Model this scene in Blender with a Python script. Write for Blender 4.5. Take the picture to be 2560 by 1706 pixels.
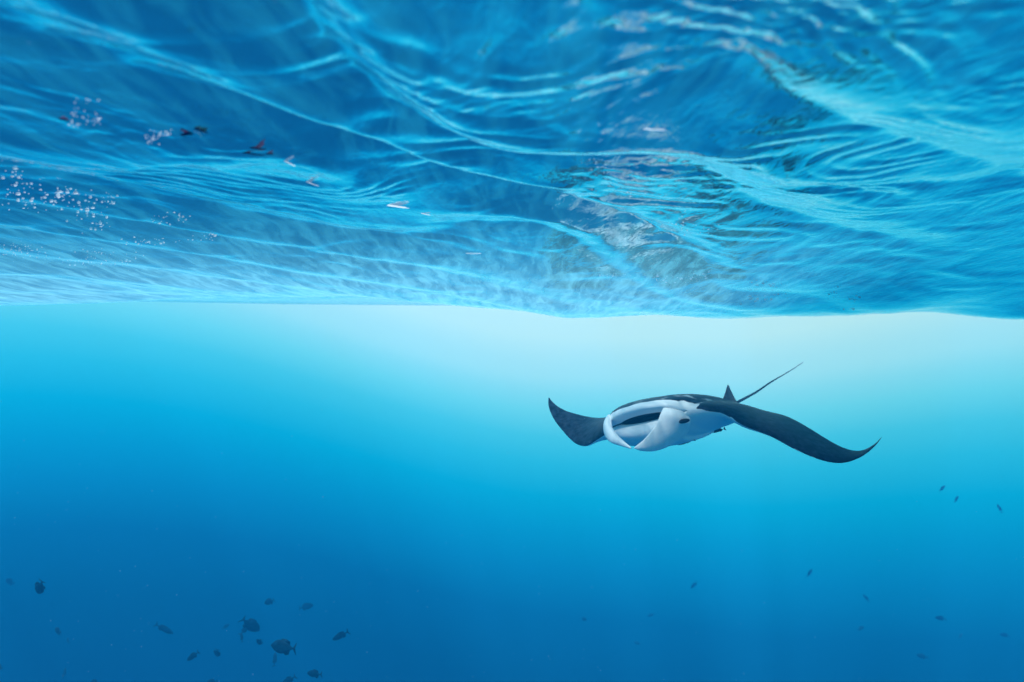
import bpy, math, random
import numpy as np
from mathutils import Vector, Matrix

for o in list(bpy.data.objects):
    bpy.data.objects.remove(o)
SC = bpy.context.scene
COL = SC.collection
R = math.radians

# ------------------------------------------------------------------ camera
CAM_Z = -0.5                       # the lens is half a metre under the mean sea level (z = 0)
cd = bpy.data.cameras.new("camera")
cam = bpy.data.objects.new("camera", cd)
COL.objects.link(cam)
cam.location = (0, 0, CAM_Z)
cam.rotation_euler = (R(90), 0, 0)
cd.lens = 21.6
cd.sensor_width = 36
cd.shift_y = -0.009
cd.clip_start = 0.02
cd.clip_end = 500
cd.dof.use_dof = True
cd.dof.focus_distance = 4.2
cd.dof.aperture_fstop = 1.6
SC.camera = cam

# ------------------------------------------------------------------ world: daylight above, open water below
SUN_DIR = Vector((-0.20, -0.34, 0.92)).normalized()     # towards the sun
w = bpy.data.worlds.new("World")
SC.world = w
w.use_nodes = True
nt = w.node_tree
nt.nodes.clear()
N = nt.nodes.new
L = nt.links.new
sky = N("ShaderNodeTexSky")
sky.sky_type = 'NISHITA'
sky.sun_disc = False
sky.dust_density = 0.2
sky.ozone_density = 3.0
sky.sun_elevation = math.asin(SUN_DIR.z)
sky.sun_rotation = math.atan2(SUN_DIR.x, SUN_DIR.y)
bg_sky = N("ShaderNodeBackground")
bg_sky.inputs['Strength'].default_value = 0.15
L(sky.outputs[0], bg_sky.inputs['Color'])
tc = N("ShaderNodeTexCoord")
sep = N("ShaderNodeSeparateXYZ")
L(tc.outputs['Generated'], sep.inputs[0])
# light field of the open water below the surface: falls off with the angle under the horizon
# and is brightest right of the middle; painted as a ramp in the world colour
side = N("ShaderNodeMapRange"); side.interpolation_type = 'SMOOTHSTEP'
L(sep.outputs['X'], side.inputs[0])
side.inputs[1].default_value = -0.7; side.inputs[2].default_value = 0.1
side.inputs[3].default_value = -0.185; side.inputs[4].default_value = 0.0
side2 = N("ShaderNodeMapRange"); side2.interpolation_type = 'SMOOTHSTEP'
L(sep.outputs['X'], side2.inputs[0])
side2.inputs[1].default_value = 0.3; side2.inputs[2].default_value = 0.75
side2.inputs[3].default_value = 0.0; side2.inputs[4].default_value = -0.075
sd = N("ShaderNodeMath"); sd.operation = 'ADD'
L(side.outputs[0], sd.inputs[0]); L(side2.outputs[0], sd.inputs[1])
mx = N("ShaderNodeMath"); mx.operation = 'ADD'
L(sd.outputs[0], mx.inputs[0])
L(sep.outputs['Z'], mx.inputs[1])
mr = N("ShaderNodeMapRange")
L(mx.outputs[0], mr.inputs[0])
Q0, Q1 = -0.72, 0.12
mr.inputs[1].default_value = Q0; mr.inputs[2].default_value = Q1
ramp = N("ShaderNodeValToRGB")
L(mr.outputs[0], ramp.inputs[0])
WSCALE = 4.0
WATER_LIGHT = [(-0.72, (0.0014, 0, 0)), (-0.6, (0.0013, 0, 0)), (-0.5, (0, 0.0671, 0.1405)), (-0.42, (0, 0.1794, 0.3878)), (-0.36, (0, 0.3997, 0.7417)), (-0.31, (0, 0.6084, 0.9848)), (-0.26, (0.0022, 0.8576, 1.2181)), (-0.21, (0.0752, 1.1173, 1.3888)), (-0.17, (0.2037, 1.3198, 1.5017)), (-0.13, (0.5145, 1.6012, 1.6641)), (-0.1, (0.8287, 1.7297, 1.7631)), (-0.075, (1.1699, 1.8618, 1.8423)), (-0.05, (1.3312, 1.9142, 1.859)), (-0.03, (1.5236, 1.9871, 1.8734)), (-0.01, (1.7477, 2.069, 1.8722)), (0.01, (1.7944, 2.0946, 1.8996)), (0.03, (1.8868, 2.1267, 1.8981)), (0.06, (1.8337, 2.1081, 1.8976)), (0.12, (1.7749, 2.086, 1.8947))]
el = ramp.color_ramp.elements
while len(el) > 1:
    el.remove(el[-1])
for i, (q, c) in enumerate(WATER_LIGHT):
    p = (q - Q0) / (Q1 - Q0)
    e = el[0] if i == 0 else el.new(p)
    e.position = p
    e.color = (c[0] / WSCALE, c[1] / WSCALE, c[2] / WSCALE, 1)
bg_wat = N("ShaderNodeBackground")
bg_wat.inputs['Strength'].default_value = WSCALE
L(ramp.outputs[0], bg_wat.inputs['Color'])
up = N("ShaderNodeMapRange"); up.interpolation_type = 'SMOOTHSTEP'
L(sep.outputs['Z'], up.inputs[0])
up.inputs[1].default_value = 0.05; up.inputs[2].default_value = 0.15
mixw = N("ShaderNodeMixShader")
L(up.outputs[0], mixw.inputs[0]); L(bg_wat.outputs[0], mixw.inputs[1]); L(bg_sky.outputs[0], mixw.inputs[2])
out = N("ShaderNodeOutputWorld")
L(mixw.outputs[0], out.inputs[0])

sl = bpy.data.lights.new("sun", 'SUN')
sl.energy = 5.0
sl.angle = R(0.5)
sl.color = (1.0, 0.98, 0.95)
sun = bpy.data.objects.new("sun", sl)
COL.objects.link(sun)
sun.rotation_euler = SUN_DIR.to_track_quat('Z', 'Y').to_euler()

vs = SC.view_settings
vs.view_transform = 'Standard'
vs.look = 'None'
vs.exposure = 0
vs.gamma = 1
vs.use_curve_mapping = False
SC.cycles.use_denoising = True
SC.cycles.volume_bounces = 1
SC.cycles.max_bounces = 8
SC.cycles.transparent_max_bounces = 8
SC.cycles.caustics_reflective = False
SC.cycles.sample_clamp_indirect = 4

# ------------------------------------------------------------------ helpers
F_PX = 1536.0
def at(px, py, Y):
    """a place in the water given by its bearing in the 2560 x 1706 photograph and its distance ahead"""
    return np.array((Y * (px - 1280) / F_PX, Y, CAM_Z - Y * (py - 830) / F_PX))

def tag(o, label=None, cat=None, group=None, kind=None):
    if label: o["label"] = label
    if cat: o["category"] = cat
    if group: o["group"] = group
    if kind: o["kind"] = kind
    return o

def mesh_obj(name, verts, faces, mat, parent=None, smooth=True, attrs=None):
    me = bpy.data.meshes.new(name)
    me.from_pydata([tuple(map(float, v)) for v in verts], [], faces)
    me.update()
    if smooth:
        me.polygons.foreach_set("use_smooth", [True] * len(me.polygons))
    if attrs:
        for an, vals in attrs.items():
            a = me.attributes.new(an, 'FLOAT', 'POINT')
            a.data.foreach_set("value", np.asarray(vals, dtype=np.float32))
    me.materials.append(mat)
    o = bpy.data.objects.new(name, me)
    COL.objects.link(o)
    if parent:
        o.parent = parent
    return o

def empty(name, loc):
    o = bpy.data.objects.new(name, None)
    o.empty_display_size = 0.1
    COL.objects.link(o)
    o.location = tuple(loc)
    return o

def new_mat(name):
    m = bpy.data.materials.new(name)
    m.use_nodes = True
    m.node_tree.nodes.clear()
    return m, m.node_tree.nodes.new, m.node_tree.links.new

def skin_mat(name, dark, pale=None, rough=0.5, scale=30.0, attr=None, grain=0.35):
    """mottled skin: two pigments told apart by a point attribute, broken up by noise"""
    m, N, L = new_mat(name)
    out = N("ShaderNodeOutputMaterial")
    b = N("ShaderNodeBsdfPrincipled")
    L(b.outputs[0], out.inputs[0])
    b.inputs['Roughness'].default_value = rough
    b.inputs['Specular IOR Level'].default_value = 0.12
    co = N("ShaderNodeTexCoord")
    n1 = N("ShaderNodeTexNoise"); n1.inputs['Scale'].default_value = scale
    n1.inputs['Detail'].default_value = 6; n1.inputs['Roughness'].default_value = 0.65
    L(co.outputs['Object'], n1.inputs['Vector'])
    rp = N("ShaderNodeMapRange")
    L(n1.outputs[0], rp.inputs[0])
    rp.inputs[1].default_value = 0.35; rp.inputs[2].default_value = 0.7
    rp.inputs[3].default_value = 1 - grain; rp.inputs[4].default_value = 1 + grain
    mul = N("ShaderNodeMix"); mul.data_type = 'RGBA'; mul.blend_type = 'MULTIPLY'
    mul.inputs[0].default_value = 1
    L(rp.outputs[0], mul.inputs[7])
    if attr:
        at_ = N("ShaderNodeAttribute"); at_.attribute_name = attr
        n2 = N("ShaderNodeTexNoise"); n2.inputs['Scale'].default_value = scale * 0.6
        n2.inputs['Detail'].default_value = 5
        L(co.outputs['Object'], n2.inputs['Vector'])
        ad = N("ShaderNodeMath"); ad.operation = 'MULTIPLY_ADD'
        L(n2.outputs[0], ad.inputs[0]); ad.inputs[1].default_value = 0.5
        L(at_.outputs['Fac'], ad.inputs[2])
        st = N("ShaderNodeMapRange"); st.interpolation_type = 'SMOOTHSTEP'
        L(ad.outputs[0], st.inputs[0])
        st.inputs[1].default_value = 0.68; st.inputs[2].default_value = 0.85
        mc = N("ShaderNodeMix"); mc.data_type = 'RGBA'
        L(st.outputs[0], mc.inputs[0])
        L(mul.outputs[2], mc.inputs[6])
        mc.inputs[7].default_value = (*pale, 1)
        mul.inputs[6].default_value = (*dark, 1)
        L(mc.outputs[2], b.inputs['Base Color'])
    else:
        mul.inputs[6].default_value = (*dark, 1)
        L(mul.outputs[2], b.inputs['Base Color'])
    bp = N("ShaderNodeBump"); bp.inputs['Strength'].default_value = 0.15
    bp.inputs['Distance'].default_value = 0.01
    L(n1.outputs[0], bp.inputs['Height'])
    L(bp.outputs[0], b.inputs['Normal'])
    return m

def spline(P, n):
    """Catmull-Rom through the rows of P, n samples per span"""
    P = np.asarray(P, float)
    out = []
    m = len(P)
    for i in range(m - 1):
        p0 = P[i - 1] if i > 0 else 2 * P[i] - P[i + 1]
        p3 = P[i + 2] if i + 2 < m else 2 * P[i + 1] - P[i]
        for k in range(n):
            t = k / n
            out.append(0.5 * (2 * P[i] + (P[i + 1] - p0) * t + (2 * p0 - 5 * P[i] + 4 * P[i + 1] - p3) * t * t
                              + (3 * P[i] - p0 - 3 * P[i + 1] + p3) * t ** 3))
    out.append(P[-1])
    return np.array(out)

# ------------------------------------------------------------------ the sea surface, seen from below
rng = np.random.default_rng(11)
def band(lam0, lam1, count, slope, spread, base=0.0, seed=0):
    """a bundle of plane waves: wavelength range, rms slope, spread of headings about the wind's"""
    r = np.random.default_rng(seed)
    lam = np.exp(r.uniform(np.log(lam0), np.log(lam1), count))
    ang = base + r.normal(0, spread, count)
    k = 2 * np.pi / lam
    amp = slope * np.sqrt(2.0 / count) / k
    ph = r.uniform(0, 2 * np.pi, count)
    return k * np.cos(ang), k * np.sin(ang), amp, ph, lam
def eval_band(b, x, y, cell):
    z = np.zeros_like(x)
    for kx, ky, a, p, lam in zip(*b):
        fade = np.clip((lam / cell - 2.5) / 3.0, 0, 1)
        z += a * fade * np.sin(kx * x + ky * y + p)
    return z
def smooth_noise(x, y, lam, seed):
    return eval_band(band(lam * 0.7, lam * 1.6, 10, 1.0, 3.0, 0, seed), x, y, np.full_like(x, 1e-4)) * (2 * np.pi / lam)

WIND = math.atan2(0.81, -0.59)
def swell(x, y):
    """long swell: its trough hangs down in front of the far water, deeper to the right, then it climbs away"""
    A = np.clip(0.27 + 0.022 * x, 0.08, 0.38)
    lump = 0.055 * np.sin(1.1 * x + 0.6) + 0.014 * np.sin(2.3 * x + 2.0 + 0.8 * y) + 0.012 * np.sin(4.3 * x + 1.0 - 1.4 * y)
    tr = -(A + lump) * np.exp(-((y - 5.9 - 0.10 * x) / 1.9) ** 2)
    far = 0.95 * np.clip((np.hypot(x, y) - 8.0) / 26.0, 0, 1)
    tr = tr + (0.07 * np.sin(0.75 * x + 2.6) + 0.035 * np.sin(1.7 * x + 0.4)) * np.exp(-((y - 10.0) / 4.0) ** 2)
    return tr + far + 0.05 * np.exp(-((y - 2.6) / 1.2) ** 2)

# the three great crests, as bearings in the photograph: brightest lines of the near waves
CRESTS = [
    (0, [(1904, 218), (2067, 283), (2285, 359), (2560, 457)]),
    (1, [(880, 210), (1000, 290), (1120, 350), (1305, 392), (1523, 392), (1741, 424), (1904, 511), (2067, 566), (2285, 609)]),
    (2, [(0, 71), (218, 196), (468, 250), (653, 299), (870, 359), (1088, 435), (1251, 480), (1523, 548), (1795, 653)]),
    (3, [(0, 420), (300, 480), (620, 545), (1000, 600), (1305, 560), (1500, 630), (1741, 672)]),
]
def fit_phase():
    pts, ph = [], []
    for k, line in CRESTS:
        Q = spline(line, 4)
        for px, py in Q:
            v = (830 - py) / F_PX
            y = 0.5 / v
            for _ in range(4):
                y = (0.5 + swell(y * (px - 1280) / F_PX, y)) / v
            pts.append((y * (px - 1280) / F_PX, y)); ph.append(k)
    pts = np.array(pts); ph = np.array(ph, float)
    base = np.stack([np.ones(len(pts)), pts[:, 0], pts[:, 1]], 1)
    lin = np.linalg.lstsq(base, ph, rcond=None)[0]
    r_ = ph - base @ lin
    G = np.exp(-((pts[:, None] - pts[None]) ** 2).sum(-1) / (2 * 0.42 ** 2))
    wts = np.linalg.solve(G + 0.08 * np.eye(len(pts)), r_)
    return pts, lin, wts
PH_PTS, PH_LIN, PH_W = fit_phase()
def phase(x, y):
    u = PH_LIN[0] + PH_LIN[1] * x + PH_LIN[2] * y
    for (px, py), w_ in zip(PH_PTS, PH_W):
        u += w_ * np.exp(-((x - px) ** 2 + (y - py) ** 2) / (2 * 0.42 ** 2))
    return u

def sea_height(x, y, cell):
    # domain warp so that no crest is straight
    wx = x + 0.09 * smooth_noise(x, y, 1.3, 1) + 0.03 * smooth_noise(x, y, 0.45, 2)
    wy = y + 0.09 * smooth_noise(x, y, 1.3, 3) + 0.03 * smooth_noise(x, y, 0.45, 4)
    dist = np.hypot(x, y)
    # chop: sharp crests, round troughs
    def chop(u, lam, a, eps):
        s = np.sin(np.pi * u / lam)
        f = np.clip((lam / cell - 3) / 5, 0, 1)
        return -a * f * (np.sqrt(s * s + eps) - 0.6)
    near = np.exp(-(dist / 14.0) ** 2) * (1 - 0.35 * np.exp(-(dist / 1.3) ** 2))
    gust = 0.55 + 0.45 * smooth_noise(x, y, 1.6, 5)
    u = phase(x, y)
    us = u + 0.10 * np.cos(2 * np.pi * u) - 0.10
    calm = 1 - 0.6 * np.exp(-((x - 1.2) / 0.75) ** 2 - ((y - 1.05) / 0.5) ** 2)     # a slick at the near right
    z = chop(us, 1.0, 0.054, 0.010) * np.exp(-(dist / 5.5) ** 2) * calm
    z += 0.016 * np.exp(-((u - 1.08) / 0.3) ** 2) * np.exp(-(dist / 4.0) ** 2) / (1 + np.exp((x - 0.7) / 0.15))
    z -= 0.05 * np.clip(y - 0.7, 0, 1.2) * np.exp(-((x - 1.3) / 0.8) ** 2) * np.exp(-((y - 1.0) / 0.7) ** 2)
    z += 0.062 * np.exp(-((u - 2.05) / 0.6) ** 2) / (1 + np.exp(-(x + 0.7) / 0.25)) * np.exp(-(dist / 5.5) ** 2)   # one broad bright shoulder
    near = near * calm
    n2 = u * 0.5 + 0.09 * smooth_noise(x, y, 0.8, 6) + 0.10 * wy
    z += chop(n2, 0.23, 0.0018, 0.02) * near * np.clip(gust, 0.1, 1.3)
    n3 = -0.70 * wx + 0.71 * wy + 0.05 * smooth_noise(x, y, 0.6, 7)
    z += chop(n3 + 0.1, 0.24, 0.0058, 0.010) * near * np.clip(1.0 - gust, 0.05, 1.0)
    n4 = -0.42 * wx + 0.90 * wy + 0.035 * smooth_noise(x, y, 0.4, 9)
    z += chop(n4, 0.105, 0.0030, 0.010) * near * np.clip(smooth_noise(x, y, 0.8, 10) + 0.5, 0, 1.3)
    rip = np.clip(0.35 + 0.65 * smooth_noise(x, y, 0.9, 8), 0.08, 1.5)
    fadefar = np.exp(-(dist / 9.0) ** 2)
    z += eval_band(band(0.16, 0.6, 34, 0.043, 0.60, WIND, 21), wx, wy, cell) * near
    z += eval_band(band(0.040, 0.15, 40, 0.045, 0.60, WIND - 0.25, 22), wx, wy, cell) * rip * fadefar
    z += eval_band(band(1.5, 4.0, 8, 0.018, 0.5, WIND, 23), x, y, cell)
    return z + swell(x, y)

def build_sea():
    nf, nb = 1050, 130
    th = np.concatenate([np.linspace(-R(56), R(56), nf), np.linspace(R(56), R(304), nb + 2)[1:-1]])
    inv = np.linspace(1 / 0.72, 1 / 9.0, 520)
    r = np.concatenate([[0.02, 0.2, 0.45], 1 / inv, np.geomspace(9.0, 34.0, 90)[1:]])
    T, RR = np.meshgrid(th, r)
    X = RR * np.sin(T); Y = RR * np.cos(T)
    dr = np.gradient(r)
    dth = np.where(np.abs(T) < R(57), R(112) / nf, R(248) / nb)
    cell = np.maximum(np.repeat(dr[:, None], len(th), 1) * 0.7, RR * dth)
    Z = sea_height(X, Y, cell)
    nr, nc = X.shape
    co = np.stack([X, Y, Z], -1).reshape(-1, 3).astype(np.float32)
    i = np.arange(nr - 1)[:, None]; j = np.arange(nc)[None, :]
    j2 = (j + 1) % nc
    q = np.stack([i * nc + j, i * nc + j2, (i + 1) * nc + j2, (i + 1) * nc + j], -1).reshape(-1, 4)
    q = q[:, ::-1]                                    # normals up, out of the water
    me = bpy.data.meshes.new("water_surface")
    me.vertices.add(len(co)); me.vertices.foreach_set("co", co.ravel())
    me.loops.add(q.size); me.loops.foreach_set("vertex_index", q.ravel().astype(np.int32))
    me.polygons.add(len(q))
    me.polygons.foreach_set("loop_start", (np.arange(len(q)) * 4).astype(np.int32))
    me.polygons.foreach_set("loop_total", np.full(len(q), 4, np.int32))
    me.update(calc_edges=True)
    me.polygons.foreach_set("use_smooth", np.ones(len(q), bool))
    # check orientation
    if me.polygons[len(q) // 2].normal.z < 0:
        me.flip_normals()
    m, N, L = new_mat("sea_water")
    out = N("ShaderNodeOutputMaterial")
    fr = N("ShaderNodeFresnel"); fr.inputs['IOR'].default_value = 1.333
    tr = N("ShaderNodeBsdfTransparent")
    # noise painted into the transparency blocks sun: broad strips make shafts, fine cells dapples
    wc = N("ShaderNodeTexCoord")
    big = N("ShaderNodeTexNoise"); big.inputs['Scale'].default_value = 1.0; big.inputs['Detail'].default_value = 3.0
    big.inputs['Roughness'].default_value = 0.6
    # added light mask: strips fan out from behind the camera so shafts show
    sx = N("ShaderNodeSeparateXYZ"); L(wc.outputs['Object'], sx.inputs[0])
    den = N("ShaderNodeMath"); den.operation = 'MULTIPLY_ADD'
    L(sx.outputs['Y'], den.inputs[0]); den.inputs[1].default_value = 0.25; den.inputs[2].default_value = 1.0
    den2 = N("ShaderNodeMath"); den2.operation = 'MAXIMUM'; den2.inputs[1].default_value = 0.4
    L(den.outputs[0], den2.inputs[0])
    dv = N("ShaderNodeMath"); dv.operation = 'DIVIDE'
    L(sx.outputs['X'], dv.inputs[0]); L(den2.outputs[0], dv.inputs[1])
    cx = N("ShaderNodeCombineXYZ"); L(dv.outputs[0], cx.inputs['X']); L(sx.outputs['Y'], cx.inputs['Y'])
    bmap = N("ShaderNodeMapping"); bmap.inputs['Location'].default_value = (-1.0, 0.0, 0)  # mask offset set so a clear strip lights the manta
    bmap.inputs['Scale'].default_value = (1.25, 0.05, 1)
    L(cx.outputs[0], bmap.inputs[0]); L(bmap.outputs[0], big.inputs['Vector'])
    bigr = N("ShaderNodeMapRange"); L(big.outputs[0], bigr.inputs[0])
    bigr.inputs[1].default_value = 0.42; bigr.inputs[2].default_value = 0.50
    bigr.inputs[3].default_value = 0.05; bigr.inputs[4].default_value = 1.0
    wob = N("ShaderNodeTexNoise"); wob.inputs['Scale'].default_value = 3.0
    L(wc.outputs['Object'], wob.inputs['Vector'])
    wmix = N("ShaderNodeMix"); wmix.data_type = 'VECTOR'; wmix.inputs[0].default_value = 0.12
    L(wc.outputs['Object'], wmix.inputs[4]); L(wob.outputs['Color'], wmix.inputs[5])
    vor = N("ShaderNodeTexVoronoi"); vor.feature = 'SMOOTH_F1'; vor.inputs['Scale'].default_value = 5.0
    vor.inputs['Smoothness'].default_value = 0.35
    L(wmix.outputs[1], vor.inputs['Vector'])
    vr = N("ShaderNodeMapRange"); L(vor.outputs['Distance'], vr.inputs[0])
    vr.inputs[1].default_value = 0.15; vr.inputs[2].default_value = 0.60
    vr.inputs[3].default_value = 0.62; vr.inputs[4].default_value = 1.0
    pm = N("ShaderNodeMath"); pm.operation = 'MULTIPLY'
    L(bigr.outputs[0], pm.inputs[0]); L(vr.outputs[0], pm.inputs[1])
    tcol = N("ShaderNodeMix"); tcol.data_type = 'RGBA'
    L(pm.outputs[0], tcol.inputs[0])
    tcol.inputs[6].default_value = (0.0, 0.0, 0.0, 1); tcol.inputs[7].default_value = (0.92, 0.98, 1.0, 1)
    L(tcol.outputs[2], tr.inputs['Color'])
    gl = N("ShaderNodeBsdfGlossy"); gl.inputs['Roughness'].default_value = 0.09
    gl.inputs['Color'].default_value = (1, 1, 1, 1)
    mx = N("ShaderNodeMixShader")
    L(fr.outputs[0], mx.inputs[0]); L(tr.outputs[0], mx.inputs[1]); L(gl.outputs[0], mx.inputs[2])
    # translucent streaks added to the skin of the water to brighten its dark tone
    tl = N("ShaderNodeBsdfTranslucent"); tl.inputs['Color'].default_value = (0.03, 0.56, 0.70, 1)
    am = N("ShaderNodeMapping"); am.inputs['Rotation'].default_value = (0, 0, -WIND); am.inputs['Scale'].default_value = (1.0, 0.12, 1.0)
    L(wmix.outputs[1], am.inputs[0])
    an = N("ShaderNodeTexNoise"); an.inputs['Scale'].default_value = 14; an.inputs['Detail'].default_value = 5
    an.inputs['Roughness'].default_value = 0.62; an.inputs['Distortion'].default_value = 0.4
    L(am.outputs[0], an.inputs['Vector'])
    ar = N("ShaderNodeMapRange"); L(an.outputs[0], ar.inputs[0])
    ar.inputs[1].default_value = 0.45; ar.inputs[2].default_value = 0.75
    ar.inputs[3].default_value = 0.012; ar.inputs[4].default_value = 0.17
    # milky froth and painted haze in the trough, covering the ray's reflection
    by = N("ShaderNodeMapRange"); by.interpolation_type = 'SMOOTHSTEP'; L(sx.outputs['Y'], by.inputs[0])
    by.inputs[1].default_value = 2.1; by.inputs[2].default_value = 5.2
    bx = N("ShaderNodeMapRange"); bx.interpolation_type = 'SMOOTHSTEP'; L(sx.outputs['X'], bx.inputs[0])
    bx.inputs[1].default_value = 3.2; bx.inputs[2].default_value = 0.8
    bm_ = N("ShaderNodeMath"); bm_.operation = 'MULTIPLY'; L(by.outputs[0], bm_.inputs[0]); L(bx.outputs[0], bm_.inputs[1])
    bn = N("ShaderNodeMapRange"); L(an.outputs[0], bn.inputs[0])
    bn.inputs[1].default_value = 0.3; bn.inputs[2].default_value = 0.7; bn.inputs[3].default_value = 0.30; bn.inputs[4].default_value = 0.72
    bq = N("ShaderNodeMath"); bq.operation = 'MULTIPLY_ADD'; L(bm_.outputs[0], bq.inputs[0]); L(bn.outputs[0], bq.inputs[1]); L(ar.outputs[0], bq.inputs[2])
    tcm = N("ShaderNodeMix"); tcm.data_type = 'RGBA'; L(bm_.outputs[0], tcm.inputs[0])
    tcm.inputs[6].default_value = (0.03, 0.56, 0.70, 1); tcm.inputs[7].default_value = (0.24, 0.66, 0.78, 1)
    L(tcm.outputs[2], tl.inputs['Color'])
    mx2 = N("ShaderNodeMixShader")
    L(bq.outputs[0], mx2.inputs[0]); L(mx.outputs[0], mx2.inputs[1]); L(tl.outputs[0], mx2.inputs[2])
    L(mx2.outputs[0], out.inputs[0])
    co_ = N("ShaderNodeTexCoord")
    mp = N("ShaderNodeMapping"); mp.inputs['Rotation'].default_value = (0, 0, -WIND)
    mp.inputs['Scale'].default_value = (1.0, 0.5, 1.0)
    L(co_.outputs['Object'], mp.inputs[0])
    nz = N("ShaderNodeTexNoise"); nz.inputs['Scale'].default_value = 26
    nz.inputs['Detail'].default_value = 3; nz.inputs['Distortion'].default_value = 0.6
    L(mp.outputs[0], nz.inputs['Vector'])
    bp = N("ShaderNodeBump"); bp.inputs['Strength'].default_value = 0.25
    bp.inputs['Distance'].default_value = 0.01
    L(nz.outputs[0], bp.inputs['Height'])
    L(bp.outputs[0], gl.inputs['Normal']); L(bp.outputs[0], fr.inputs['Normal'])
    me.materials.append(m)
    o = bpy.data.objects.new("water_surface", me)
    COL.objects.link(o)
    tag(o, "rippled underside of the sea surface with diagonal wave crests", None, None, "structure")
    return o
water = build_sea()

# ------------------------------------------------------------------ the water itself: one closed body of even haze
def build_haze():
    n, rad, top, bot = 64, 36.0, 1.8, -30.0
    vs_, fs = [], []
    for z in (bot, top):
        for k in range(n):
            a = 2 * math.pi * k / n
            vs_.append((rad * math.cos(a), rad * math.sin(a), z))
    for k in range(n):
        k2 = (k + 1) % n
        fs.append((k, k2, n + k2, n + k))
    fs.append(tuple(range(n - 1, -1, -1)))
    fs.append(tuple(range(n, 2 * n)))
    m, N, L = new_mat("water_haze")
    out = N("ShaderNodeOutputMaterial")
    v = N("ShaderNodeVolumePrincipled")
    v.inputs['Color'].default_value = (0.012, 0.30, 0.65, 1)
    v.inputs['Density'].default_value = 0.038
    v.inputs['Anisotropy'].default_value = 0.0
    v.inputs['Absorption Color'].default_value = (0.0, 0.1, 0.3, 1)
    L(v.outputs[0], out.inputs['Volume'])
    o = mesh_obj("haze", vs_, fs, m, smooth=False)
    tag(o, "blue haze of the sea water", None, None, "stuff")
    return o
haze = build_haze()

# ------------------------------------------------------------------ the manta ray
YAW, ROLL = R(43), R(16)
Fv = np.array((-math.sin(YAW), -math.cos(YAW), 0.0))
L0 = np.array((math.cos(YAW), -math.sin(YAW), 0.0))
Zv = np.array((0, 0, 1.0))
Lv = math.cos(ROLL) * L0 + math.sin(ROLL) * Zv
Uv = math.cos(ROLL) * Zv - math.sin(ROLL) * L0
MC = np.array((1.62, 6.0, -1.30))
def loc(x, y, z):
    return MC + x * Fv + y * Lv + z * Uv

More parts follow.
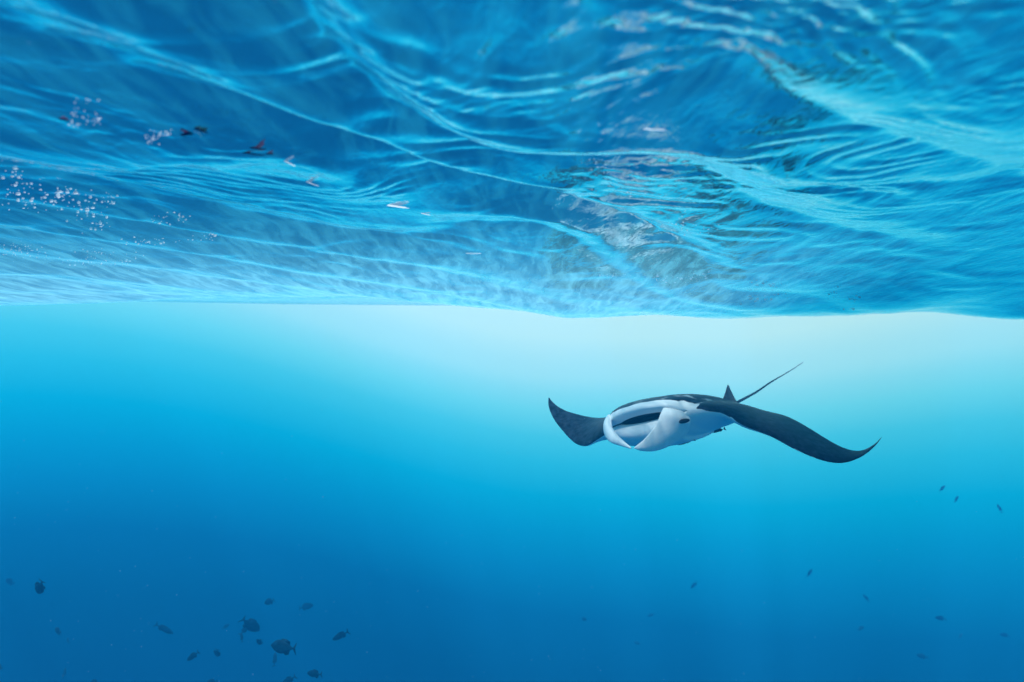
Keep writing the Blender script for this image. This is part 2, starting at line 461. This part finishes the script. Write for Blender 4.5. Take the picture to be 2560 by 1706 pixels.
def build_manta():
    root = empty("manta_ray", MC)
    tag(root, "large manta ray with dark back, white belly and open mouth gliding below the surface", "manta ray")
    # stations from the tip of one wing to the tip of the other:
    # upper lip / leading edge, lower lip / leading edge, trailing edge, top bulge, bottom bulge
    S = []
    def wing(le, te, tt, tb):
        a = at(*le); S.append(np.concatenate([a, a, at(*te), [tt, tb]]))
    def body(y, xu, zu, xl, zl, te, tt, tb):
        S.append(np.concatenate([loc(xu, y, zu), loc(xl, y, zl), te, [tt, tb]]))
    wing((1371, 995, 7.40), (1373, 994, 7.42), .002, .002)
    wing((1372, 1018, 7.28), (1378, 1001, 7.38), .008, .006)
    wing((1384, 1047, 7.08), (1390, 1013, 7.30), .016, .012)
    wing((1408, 1079, 6.82), (1412, 1026, 7.22), .025, .02)
    wing((1437, 1108, 6.52), (1440, 1035, 7.10), .035, .03)
    wing((1465, 1115, 6.28), (1470, 1042, 7.00), .05, .05)
    wing((1494, 1098, 6.10), (1500, 1045, 6.92), .07, .09)
    body(-.50, .52, -.03, .52, -.03, at(1545, 1040, 6.90), .11, .16)
    body(-.41, .60, .02, .59, -.05, at(1600, 1030, 6.87), .13, .18)
    body(-.33, .66, .07, .64, -.09, at(1655, 1018, 6.84), .14, .20)
    body(-.18, .71, .095, .70, -.115, at(1745, 1006, 6.80), .145, .215)
    body(.0, .73, .105, .72, -.125, at(1838, 1009, 6.75), .15, .235)
    body(.18, .71, .095, .70, -.115, at(1850, 1012, 6.62), .145, .235)
    body(.30, .67, .075, .65, -.09, at(1862, 1016, 6.52), .13, .24)
    body(.37, .62, .03, .61, -.04, at(1868, 1018, 6.44), .12, .235)
    body(.45, .54, .00, .54, .00, at(1878, 1021, 6.34), .10, .22)
    wing((1800, 1030, 5.30), (1900, 1025, 6.15), .075, .12)
    wing((1862, 1066, 5.22), (1930, 1031, 5.98), .055, .06)
    wing((1925, 1090, 5.14), (1972, 1043, 5.80), .04, .035)
    wing((1990, 1125, 5.06), (2022, 1070, 5.62), .03, .025)
    wing((2054, 1151, 5.02), (2072, 1101, 5.45), .022, .018)
    wing((2105, 1158, 5.02), (2115, 1122, 5.32), .016, .012)
    wing((2150, 1144, 5.06), (2152, 1127, 5.22), .01, .008)
    wing((2185, 1118, 5.12), (2184, 1112, 5.18), .005, .004)
    wing((2204, 1094, 5.16), (2204, 1093, 5.17), .001, .001)
    P = spline(S, 6)
    ns = len(P)
    nT, nB = 22, 22
    tT = 0.5 - 0.5 * np.cos(np.linspace(0, math.pi, nT))      # TE -> LE
    gap = np.linalg.norm(P[:, 0:3] - P[:, 3:6], axis=1)
    gap[gap < 0.02] = 0
    span_mid = 0.5 * (P[:, 0:3] + P[:, 6:9])
    tan = np.gradient(span_mid, axis=0)
    verts, pig = [], []
    rows = None
    def g(t):
        return t ** 0.9 * (1 - t) ** 0.5 / 0.5
    wingness = []
    for i in range(ns):
        UL, LL, TE = P[i, 0:3], P[i, 3:6], P[i, 6:9]
        tt, tb = max(P[i, 9], .001), max(P[i, 10], .001)
        if gap[i] == 0:
            M_ = .5 * (UL + LL); UL = M_; LL = M_
        ch = .5 * (UL + LL) - TE
        nrm = np.cross(tan[i], ch)
        nrm = nrm / (np.linalg.norm(nrm) + 1e-9)
        if nrm @ Uv < 0: nrm = -nrm
        ylat = (.5 * (UL + LL) - MC) @ Lv
        col = []
        for t in tT:
            p = TE + (UL - TE) * t + nrm * tt * g(t)
            white = 0.0
            if abs(ylat) < .47:
                edge = .972 - .05 * np.exp(-((ylat - .40) / .07) ** 2)
                white = max(float(np.clip((t - edge) / .012 + .5, 0, 1)), .41 if t > .35 else .30)
            q_ = p - MC; xl, yl = q_ @ Fv, q_ @ Lv
            white = max(white, .57 * math.exp(-((xl - .36) / .16) ** 2 - ((yl - .32) / .12) ** 2), .53 * math.exp(-((xl - .10) / .20) ** 2 - ((yl - .42) / .09) ** 2))
            col.append((p, white))
        if gap[i] > 0:
            inward = -Fv
            gp = gap[i] / .27
            M_ = .5 * (UL + LL)
            hw = .25 * math.sqrt(max(0.0, 1 - ((ylat - .02) / .26) ** 2)) + .004      # half height of the dark throat slot
            for du, dep, wv in ((.90, .008, 1), (.78, .03, 1), (.66, .055, 1), (.25 + hw * 1.1 + .02, .08, 1), (.25 + hw, .09, -1), (.25 + hw * .7, .15, -1), (.25 + hw * .3, .20, -1), (.25, .22, -1)):
                col.append((M_ + (UL - M_) * du + inward * dep * gp, wv))
            for du, dep, wv in ((.25 - hw * .5, .20, -1), (.25 - hw, .13, -1), (.25 - hw * 1.1 - .02, .10, 1)):
                col.append((M_ + (UL - M_) * du + inward * dep * gp, wv))
            for du, dep, wv in ((.20, .045, 1), (.45, .015, 1), (.72, .0, 1), (.90, -.004, 1)):
                col.append((M_ + (LL - M_) * du + inward * dep * gp, wv))
        else:
            for k in range(15):
                col.append((UL, .3 if abs(ylat) > .5 else 1.0))
        for t in tT[::-1]:
            p = LL + (TE - LL) * (1 - t) - nrm * tb * g(t)
            col.append((p, 1.0))
        rows = len(col)
        for p, wv in col:
            verts.append(p - MC); pig.append(wv)
    faces = []
    for i in range(ns - 1):
        for j in range(rows - 1):
            a = i * rows + j
            faces.append((a, a + 1, a + rows + 1, a + rows))
    mat = skin_mat("manta_skin", (0.016, 0.025, 0.040), (0.84, 0.86, 0.88), 0.45, 17, "pigment", 1.15)
    o = mesh_obj("body", verts, faces, mat, root, attrs={"pigment": pig})
    import bmesh
    bm = bmesh.new(); bm.from_mesh(o.data)
    bmesh.ops.remove_doubles(bm, verts=bm.verts, dist=0.0004)
    bmesh.ops.recalc_face_normals(bm, faces=bm.faces)
    bm.to_mesh(o.data); bm.free()
    o.data.polygons.foreach_set("use_smooth", [True] * len(o.data.polygons))
    sm = o.modifiers.new("smooth", 'SMOOTH'); sm.factor = 0.5; sm.iterations = 2

    pale = skin_mat("manta_pale_skin", (0.86, 0.88, 0.90), None, 0.5, 18, None, 0.06)
    darks = skin_mat("manta_dark_skin", (0.08, 0.13, 0.17), None, 0.5, 30, None, 0.4)
    greys = skin_mat("manta_grey_skin", (0.24, 0.25, 0.27), None, 0.5, 30, None, 0.4)
    def blade(name, st, mat, parent=root, n=6, nw=9, edge_round=0.5, curl=0.0):
        """a flat fin lofted between two edges, with an elliptic section; curl bows it"""
        Q = spline([np.concatenate([at(*a), at(*b), [th]]) for a, b, th in st], n)
        vs_, fs = [], []
        m = 2 * nw
        for q in Q:
            A, B, th = q[0:3], q[3:6], max(q[6], .001)
            wd = B - A
            view = .5 * (A + B) - np.array((0, 0, CAM_Z))
            # blade normal: across the width, roughly towards the viewer
            tg = Q[-1][0:3] - Q[0][0:3]
            nn = np.cross(tg, wd); nn /= np.linalg.norm(nn) + 1e-9
            if nn @ view > 0: nn = -nn
            for k in range(m):
                a = 2 * math.pi * k / m
                s = .5 - .5 * math.cos(a)
                vs_.append(A + wd * s + nn * (th * math.sin(a) + curl * np.linalg.norm(wd) * (4 * s * (1 - s))) - MC)
        for i in range(len(Q) - 1):
            for k in range(m):
                k2 = (k + 1) % m
                fs.append((i * m + k, i * m + k2, (i + 1) * m + k2, (i + 1) * m + k))
        fs.append(tuple(range(m - 1, -1, -1)))
        b0 = (len(Q) - 1) * m
        fs.append(tuple(range(b0, b0 + m)))
        return mesh_obj(name, vs_, fs, mat, parent)
    blade("cephalic_lobe", [
        ((1519, 1040, 5.84), (1530, 1042, 5.80), .014),
        ((1511, 1055, 5.76), (1529, 1055, 5.70), .022),
        ((1509, 1072, 5.66), (1531, 1069, 5.58), .024),
        ((1512, 1090, 5.55), (1540, 1083, 5.48), .022),
        ((1524, 1105, 5.44), (1551, 1095, 5.40), .018),
        ((1546, 1114, 5.36), (1563, 1106, 5.33), .012),
        ((1577, 1123, 5.26), (1578, 1119, 5.26), .004)], pale, curl=.12)
    blade("cephalic_lobe", [
        ((1658, 1020, 5.34), (1724, 1038, 5.34), .020),
        ((1652, 1033, 5.29), (1726, 1062, 5.33), .022),
        ((1643, 1055, 5.25), (1714, 1090, 5.38), .020),
        ((1628, 1078, 5.21), (1688, 1108, 5.36), .017),
        ((1609, 1100, 5.17), (1659, 1122, 5.29), .013),
        ((1593, 1113, 5.15), (1631, 1129, 5.22), .009),
        ((1584, 1121, 5.14), (1602, 1128, 5.17), .005)], pale, curl=.07)
    blade("dorsal_fin", [
        ((1806, 1000, 6.46), (1847, 1013, 6.66), .022),
        ((1812, 985, 6.48), (1838, 998, 6.64), .014),
        ((1816, 972, 6.50), (1828, 978, 6.60), .008),
        ((1819, 962, 6.53), (1822, 964, 6.56), .003)], greys)
    # whip tail
    T = spline([at(1836, 1010, 6.68), at(1855, 1000, 6.82), at(1890, 981, 7.0), at(1930, 954, 7.25), at(1968, 932, 7.5), at(2007, 907, 7.8)], 6)
    vs_, fs = [], []
    for i, p in enumerate(T):
        u = i / (len(T) - 1)
        r_ = .016 * (1 - u) ** 1.3 + .0035
        d = T[min(i + 1, len(T) - 1)] - T[max(i - 1, 0)]; d /= np.linalg.norm(d)
        e1 = np.cross(d, Zv); e1 /= np.linalg.norm(e1); e2 = np.cross(d, e1)
        for k in range(8):
            a = 2 * math.pi * k / 8
            vs_.append(p + r_ * (math.cos(a) * e1 + math.sin(a) * e2) - MC)
    for i in range(len(T) - 1):
        for k in range(8):
            fs.append((i * 8 + k, i * 8 + (k + 1) % 8, (i + 1) * 8 + (k + 1) % 8, (i + 1) * 8 + k))
    fs.append(tuple(range(7, -1, -1))); fs.append(tuple(range((len(T) - 1) * 8, len(T) * 8)))
    mesh_obj("tail", vs_, fs, darks, root)
    # eyes on the side of the head, outside the foot of each lobe
    def ball(name, c, rx, ry, rz, mat, parent):
        vs_, fs = [], []
        nu, nv = 14, 9
        for a in range(nv + 1):
            ph = math.pi * a / nv
            for b in range(nu):
                t = 2 * math.pi * b / nu
                q = rx * math.sin(ph) * math.cos(t) * Fv + ry * math.sin(ph) * math.sin(t) * Lv + rz * math.cos(ph) * Uv
                vs_.append(c + q - MC)
        for a in range(nv):
            for b in range(nu):
                b2 = (b + 1) % nu
                fs.append((a * nu + b, a * nu + b2, (a + 1) * nu + b2, (a + 1) * nu + b))
        return mesh_obj(name, vs_, fs, mat, parent)
    eye = skin_mat("eye_black", (0.008, 0.009, 0.012), None, 0.15, 40, None, 0.2)
    ball("eye", at(1710, 1053, 5.26), .024, .055, .020, eye, root)
    ball("eye", loc(.55, -.47, -.02), .035, .03, .026, eye, root)
    return root
manta = build_manta()

# ------------------------------------------------------------------ remoras hanging under the ray
def fish_mesh_body(name, h, wdt, mat, parent=None, n=16, m=12, snout=0.55):
    """one unit long, nose at +x 0.5; h and wdt are greatest height and width"""
    vs_, fs = [], []
    for i in range(n + 1):
        u = i / n
        x = .5 - .93 * u
        prof = (math.sin(math.pi * min(1, u ** .80)) ** 1.08) if 0 < u < 1 else 0
        prof = max(prof, .13 * min(1, u * 3)) if u > .5 else prof
        hh, ww = h * .5 * prof + .004, wdt * .5 * prof + .003
        for k in range(m):
            a = 2 * math.pi * k / m
            vs_.append((x, ww * math.cos(a), hh * math.sin(a)))
    for i in range(n):
        for k in range(m):
            k2 = (k + 1) % m
            fs.append((i * m + k, i * m + k2, (i + 1) * m + k2, (i + 1) * m + k))
    fs.append(tuple(range(m - 1, -1, -1))); fs.append(tuple(range(n * m, n * m + m)))
    return mesh_obj(name, vs_, fs, mat, parent)

def fin(name, outline, t, mat, parent):
    """a thin double-sided fin in the fish's own xz plane, thick at the root and thin at the rim"""
    n = len(outline)
    cx = sum(p[0] for p in outline) / n; cz = sum(p[1] for p in outline) / n
    vs_ = [(p[0], 0, p[1]) for p in outline] + [(cx, t, cz), (cx, -t, cz)]
    fs = []
    for k in range(n):
        k2 = (k + 1) % n
        fs.append((k, k2, n)); fs.append((k2, k, n + 1))
    return mesh_obj(name, vs_, fs, mat, parent)

fish_dark = skin_mat("fish_dark_scales", (0.004, 0.050, 0.10), None, 0.6, 8, None, 0.4)
fish_grey = skin_mat("fish_grey_scales", (0.02, 0.035, 0.05), None, 0.5, 8, None, 0.4)

def make_fish(name, h, wdt, mat, fork=0.10, finh=0.07):
    root = empty(name, (0, 0, 0))
    fish_mesh_body("body", h, wdt, mat, root)
    fin("tail_fin", [(-.40, .035), (-.50, .09 + h * .22), (-.54, .11 + h * .25), (-.54 + fork, 0), (-.54, -.11 - h * .25), (-.50, -.09 - h * .22), (-.40, -.035)], .012, mat, root)
    fin("dorsal_fin", [(.16, h * .40), (.05, h * .5 + finh * .8), (-.12, h * .46 + finh), (-.27, h * .33 + finh * .9), (-.27, h * .18), (-.1, h * .33)], .012, mat, root)
    fin("anal_fin", [(-.02, -h * .42), (-.10, -h * .47 - finh * .8), (-.24, -h * .36 - finh), (-.28, -h * .18), (-.15, -h * .3)], .012, mat, root)
    return root

def copy_tree(o, parent=None):
    c = o.copy(); COL.objects.link(c); c.parent = parent
    for ch in list(o.children):
        copy_tree(ch, c)
    return c

protos = {}
used = set()
def put_fish(kind, px, py, Y, length_px, ang, yaw, label, group):
    """kind, bearing, distance, apparent length, heading in the picture plane, turn out of that plane"""
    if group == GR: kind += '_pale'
    o = protos[kind]
    if kind in used: o = copy_tree(o)
    used.add(kind)
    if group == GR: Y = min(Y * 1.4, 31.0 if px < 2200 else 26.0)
    s = length_px * Y / F_PX
    a, y = R(ang), R(yaw)
    hd = Vector((math.cos(a) * math.cos(y), math.sin(y), math.sin(a) * math.cos(y)))
    upv = Vector((-math.sin(a), 0, math.cos(a)))
    if upv.z < 0: upv = -upv
    sd = upv.cross(hd).normalized()
    upv = hd.cross(sd)
    M = Matrix((hd, sd, upv)).transposed().to_4x4()
    p = at(px, py, Y)
    o.matrix_world = Matrix.Translation(Vector(p)) @ M @ Matrix.Scale(s, 4)
    tag(o, label, "fish", group)
    return o

GL = "reef fish swimming in the deep at lower left"
GR = "faint far fish at lower right"
protos['remora'] = make_fish("remora", .20, .17, fish_grey, .03, .03)
put_fish('remora', 1713, 1105, 5.66, 46, 203, 15, "small dark remora under the ray's belly, the one nearer its mouth lobes", "remoras under the manta ray")
put_fish('remora', 1795, 1077, 5.95, 36, 203, 25, "small dark remora under the ray's belly, the one nearer its long wing", "remoras under the manta ray")

# ------------------------------------------------------------------ reef fish in the deep
protos['fat'] = make_fish("reef_fish", .52, .16, fish_dark)
protos['mid'] = make_fish("reef_fish", .42, .15, fish_dark)
protos['slim'] = make_fish("reef_fish", .27, .15, fish_dark, .12, .05)
fish_pale = skin_mat("fish_hazed_scales", (0.012, 0.22, 0.40), None, 0.6, 8, None, 0.4)  # water haze painted into the far fish's scale colour
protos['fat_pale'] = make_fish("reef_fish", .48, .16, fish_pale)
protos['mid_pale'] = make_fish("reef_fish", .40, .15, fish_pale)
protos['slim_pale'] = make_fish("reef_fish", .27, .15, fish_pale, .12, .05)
GL = "reef fish swimming in the deep at lower left"
GR = "faint far fish at lower right"
for f in (
    ('fat', 100, 1469, 9, 48, 238, 20, "plump dark fish alone at far left, head down and tail up", GL),
    ('mid', 145, 1578, 12, 38, 182, 35, "dark blurred fish below the plump head-down fish at far left", GL),
    ('mid', 170, 1602, 19, 22, 165, 40, "tiny pale fish just under the dark blurred fish at left", GL),
    ('slim', 411, 1573, 15, 50, -38, 15, "slender fish by itself heading down to the right, tail at upper left", GL),
    ('mid', 673, 1505, 16, 34, 205, 20, "hazy oval fish highest of the lower left shoal", GL),
    ('mid', 766, 1517, 21, 34, 5, 20, "very pale oval fish right of the highest fish of the shoal", GL),
    ('fat', 627, 1563, 13, 56, -48, 20, "dark fish with its tail raised at upper left, in the middle of the shoal", GL),
    ('slim', 615, 1571, 15, 38, 50, 30, "thin small fish crossing behind the fish with raised tail", GL),
    ('slim', 604, 1593, 14, 24, 110, 25, "tiny thin fish pointing up below the fish with raised tail", GL),
    ('fat', 649, 1605, 12, 30, 238, 35, "round dark fish seen almost head-on, left of the largest fish", GL),
    ('fat', 708, 1618, 8.5, 66, 176, 8, "largest dark fish of the lower left shoal, in profile facing left", GL),
    ('slim', 687, 1648, 15, 32, 94, 25, "thin upright fish directly below the largest fish", GL),
    ('slim', 851, 1590, 12, 52, 211, 12, "slender fish facing down left, rightmost of the shoal", GL),
    ('slim', 482, 1641, 11, 44, 218, 12, "dark slender fish slanting down to the left under the lone slender fish", GL),
    ('mid', 543, 1633, 13, 38, 250, 35, "steep narrow fish with its head down, left of the round head-on fish", GL),
    ('mid', 786, 1685, 9.5, 42, 183, 15, "very dark fish facing left near the bottom, below and right of the largest fish", GL),
    ('slim', 721, 1701, 12, 48, 212, 12, "slender fish at the bottom edge, left of the very dark fish", GL),
    ('slim', 161, 1683, 17, 26, 100, 35, "faint upright fish low at the left near the bottom edge", GL),
    ('mid', 238, 1707, 12, 34, 186, 25, "fish half cut off by the bottom edge at left", GL),
    ('mid', 0, 1667, 13, 26, 170, 30, "dark fish cut off by the left edge of the picture", GL),
    ('slim', 530, 1704, 13, 36, 195, 20, "fish at the bottom edge below the steep narrow fish", GL),
    ('mid', 565, 1566, 21, 18, 30, 30, "tiny faint fish left of the fish with raised tail", GL),
    ('mid', 25, 1455, 23, 34, 170, 20, "barely visible fish left of the plump head-down fish", GL),
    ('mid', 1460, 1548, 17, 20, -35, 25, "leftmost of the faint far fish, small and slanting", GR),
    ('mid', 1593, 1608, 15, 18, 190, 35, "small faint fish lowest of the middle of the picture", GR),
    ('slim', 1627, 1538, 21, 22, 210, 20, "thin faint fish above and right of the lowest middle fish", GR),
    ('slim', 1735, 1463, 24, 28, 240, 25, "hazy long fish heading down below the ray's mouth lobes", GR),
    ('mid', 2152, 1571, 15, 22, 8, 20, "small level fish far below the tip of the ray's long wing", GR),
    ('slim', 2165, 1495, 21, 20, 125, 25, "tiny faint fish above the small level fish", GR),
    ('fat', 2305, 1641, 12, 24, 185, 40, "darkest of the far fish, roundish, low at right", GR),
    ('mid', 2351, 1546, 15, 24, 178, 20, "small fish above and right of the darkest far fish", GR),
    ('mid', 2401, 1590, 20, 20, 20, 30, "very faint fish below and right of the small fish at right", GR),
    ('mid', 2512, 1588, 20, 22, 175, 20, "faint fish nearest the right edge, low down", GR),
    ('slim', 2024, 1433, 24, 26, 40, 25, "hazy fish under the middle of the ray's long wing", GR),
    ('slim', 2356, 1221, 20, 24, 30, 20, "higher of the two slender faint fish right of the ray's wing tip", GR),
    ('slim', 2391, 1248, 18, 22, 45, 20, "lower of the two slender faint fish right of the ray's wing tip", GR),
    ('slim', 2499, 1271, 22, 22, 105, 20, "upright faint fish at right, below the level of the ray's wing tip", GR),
):
    put_fish(*f)

# ------------------------------------------------------------------ bubbles, foam and flakes standing in for sky windows and glints against the surface
def under_surface(px, py):
    """where the sight line of that bearing first meets the underside of the sea"""
    def probe(ys):
        xs = ys * (px - 1280) / F_PX
        zs = CAM_Z - ys * (py - 830) / F_PX
        hs = sea_height(xs, ys, np.full_like(xs, 0.004))
        k = int(np.argmax(zs > hs)) if (zs > hs).any() else len(ys) - 1
        return max(k, 1), xs, hs
    ys = np.linspace(0.5, 9.0, 240)
    k, _, _ = probe(ys)
    ys = np.linspace(ys[k - 1], ys[k], 12)
    k, xs, hs = probe(ys)
    return np.array((xs[k], ys[k], hs[k]))

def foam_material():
    m, N, L = new_mat("white_foam_and_glint")
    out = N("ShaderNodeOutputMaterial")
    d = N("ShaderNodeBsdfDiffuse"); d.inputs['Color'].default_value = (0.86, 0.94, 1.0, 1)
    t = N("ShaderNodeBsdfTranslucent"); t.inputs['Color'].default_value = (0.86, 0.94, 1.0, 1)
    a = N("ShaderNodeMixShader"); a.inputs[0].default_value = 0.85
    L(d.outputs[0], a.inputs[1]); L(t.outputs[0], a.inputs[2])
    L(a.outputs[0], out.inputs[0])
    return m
foam_and_glint_m = foam_material()
def lumps(name, places, mat):
    """many small flattened beads in one mesh"""
    vs_, fs = [], []
    nu, nv = 8, 4
    for c, rx, ry, rz in places:
        b0 = len(vs_)
        for a in range(nv + 1):
            ph = math.pi * (.5 + .5 * a / nv)       # only the lower dome: the top is open to the air
            for b in range(nu):
                t = 2 * math.pi * b / nu
                vs_.append(c + np.array((rx * math.sin(ph) * math.cos(t), ry * math.sin(ph) * math.sin(t), rz * math.cos(ph))))
        for a in range(nv):
            for b in range(nu):
                b2 = (b + 1) % nu
                fs.append((b0 + a * nu + b, b0 + (a + 1) * nu + b, b0 + (a + 1) * nu + b2, b0 + a * nu + b2))
    return mesh_obj(name, vs_, fs, mat)
rnd = random.Random(5)
def bubble_patch(spots, label, smin, smax):
    """spots: (px, py, spread x, spread y, count)"""
    places = []
    for px, py, sx, sy, cnt in spots:
        for _ in range(int(cnt * 1.7)):
            x, y = rnd.gauss(px, sx), rnd.gauss(py, sy)
            p = under_surface(x, y)
            r_ = p[1] / F_PX * (smin + (smax - smin) * rnd.random() ** 3.0) * .28
            p[2] -= r_ * .15
            places.append((p, r_ * rnd.uniform(1, 2.2), r_ * 1.2, r_ * .8))
    o = lumps("bubbles", places, foam_and_glint_m)
    return tag(o, label, None, None, "stuff")
bubble_patch([(40, 470, 28, 22, 16), (90, 480, 40, 14, 14), (165, 485, 25, 14, 16), (120, 510, 45, 12, 12), (215, 515, 30, 22, 14),
              (245, 555, 18, 18, 10), (270, 500, 20, 12, 8), (40, 435, 10, 14, 6)], "bright cluster of air bubbles at left under the surface", 3, 12)
bubble_patch([(405, 552, 15, 10, 8), (450, 545, 12, 8, 8), (340, 602, 30, 5, 8), (385, 605, 18, 5, 7), (480, 600, 30, 5, 7), (530, 585, 10, 5, 5)],
             "thin line of bubbles right of the bright cluster", 3, 8)
bubble_patch([(40, 625, 30, 12, 34), (95, 635, 22, 10, 14), (235, 645, 40, 14, 34), (300, 650, 35, 12, 18)], "fine froth of tiny bubbles low at left", 2, 6)
bubble_patch([(192, 300, 10, 12, 12), (240, 297, 10, 9, 10), (375, 345, 14, 8, 16), (420, 333, 14, 4, 8), (500, 330, 8, 6, 6), (235, 262, 25, 12, 6)],
             "scattered bubbles by the dark sky-window flakes in the upper left", 3, 7)
bubble_patch([(1530, 690, 30, 4, 16), (1745, 695, 18, 8, 14), (1650, 695, 25, 6, 10), (1905, 745, 45, 9, 26), (1915, 710, 25, 6, 14), (2095, 733, 14, 8, 10), (2135, 745, 10, 6, 8), (2125, 771, 10, 3, 4)],
             "white froth along the water line at right of centre", 2, 8)
bubble_patch([(1585, 480, 30, 8, 12), (1560, 445, 12, 8, 6), (1680, 555, 55, 14, 18), (1730, 575, 35, 10, 10)],
             "white specks of foam on the middle waves", 2, 7)

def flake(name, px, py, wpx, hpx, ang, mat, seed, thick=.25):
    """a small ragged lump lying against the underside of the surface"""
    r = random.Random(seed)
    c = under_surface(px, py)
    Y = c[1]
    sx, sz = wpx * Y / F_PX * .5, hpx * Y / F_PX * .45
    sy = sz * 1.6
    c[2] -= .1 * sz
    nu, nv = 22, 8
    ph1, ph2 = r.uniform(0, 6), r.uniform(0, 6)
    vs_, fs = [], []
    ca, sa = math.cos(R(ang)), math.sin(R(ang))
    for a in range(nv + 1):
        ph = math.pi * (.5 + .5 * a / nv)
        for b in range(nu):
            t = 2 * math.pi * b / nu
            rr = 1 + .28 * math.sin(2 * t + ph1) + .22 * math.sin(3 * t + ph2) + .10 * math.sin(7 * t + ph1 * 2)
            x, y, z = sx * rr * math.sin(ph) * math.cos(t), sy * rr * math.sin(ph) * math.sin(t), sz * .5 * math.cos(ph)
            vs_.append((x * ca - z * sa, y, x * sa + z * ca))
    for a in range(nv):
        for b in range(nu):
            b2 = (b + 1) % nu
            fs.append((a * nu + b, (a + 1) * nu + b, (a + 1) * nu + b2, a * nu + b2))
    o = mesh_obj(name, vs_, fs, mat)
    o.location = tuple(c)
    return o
sky_window_m = skin_mat("dark_sky_window", (0.06, 0.022, 0.09), None, 0.25, 60, None, 0.5)  # solid flakes added in place of dark sky seen through the surface
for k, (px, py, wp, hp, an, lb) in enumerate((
    (158, 297, 24, 9, -4, "small dark purple sky-window flake alone, leftmost under the surface"),
    (470, 333, 28, 16, 14, "rounded dark purple sky-window flake among bubbles, the left one of its pair"),
    (499, 324, 34, 14, -14, "dark purple sky-window flake among bubbles, the right one of its pair"),
    (639, 370, 42, 11, -6, "oval dark purple sky-window flake highest of the trio"),
    (618, 382, 66, 9, -8, "long thin dark purple sky-window flake at left of the trio"),
    (673, 384, 28, 7, -4, "small flat dark purple sky-window flake at right of the trio"))):
    o = flake("sky_window", px, py, wp, hp, an, sky_window_m, k)
    tag(o, lb, "sky_window", "dark flakes standing for sky windows in the surface")
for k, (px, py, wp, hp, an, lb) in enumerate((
    (716, 403, 52, 12, -28, "white glint sliver just right of the dark purple flakes"),
    (774, 455, 38, 11, -22, "small white glint sliver in the middle of the left waves"),
    (985, 514, 84, 12, -9, "longest white glint sliver, left of the picture's centre"),
    (1060, 534, 34, 6, -12, "thin white glint sliver at right of the longest one"),
    (1183, 634, 30, 6, 0, "small white glint sliver above the water line near the centre"),
    (1632, 323, 46, 8, -4, "pale glint streak on the blurred upper waves"))):
    o = flake("glint_sliver", px, py, wp, hp, an, foam_and_glint_m, 40 + k)  # white flakes modelled in place of bright glints on the waves
    tag(o, lb, "glint", "white slivers standing for glints under the surface")

# ------------------------------------------------------------------ motes drifting in the water
places = []
mr_ = random.Random(77)
for _ in range(420):
    Y = mr_.uniform(0.9, 7.0)
    p = at(mr_.uniform(-300, 2860), mr_.uniform(850, 1850), Y)
    r_ = Y / F_PX * mr_.uniform(.5, 1.5) * .6
    places.append((p, r_, r_ * .8, r_ * 1.1))
tag(lumps("marine_snow", places, foam_and_glint_m), "fine pale motes drifting in the open water", None, None, "stuff")
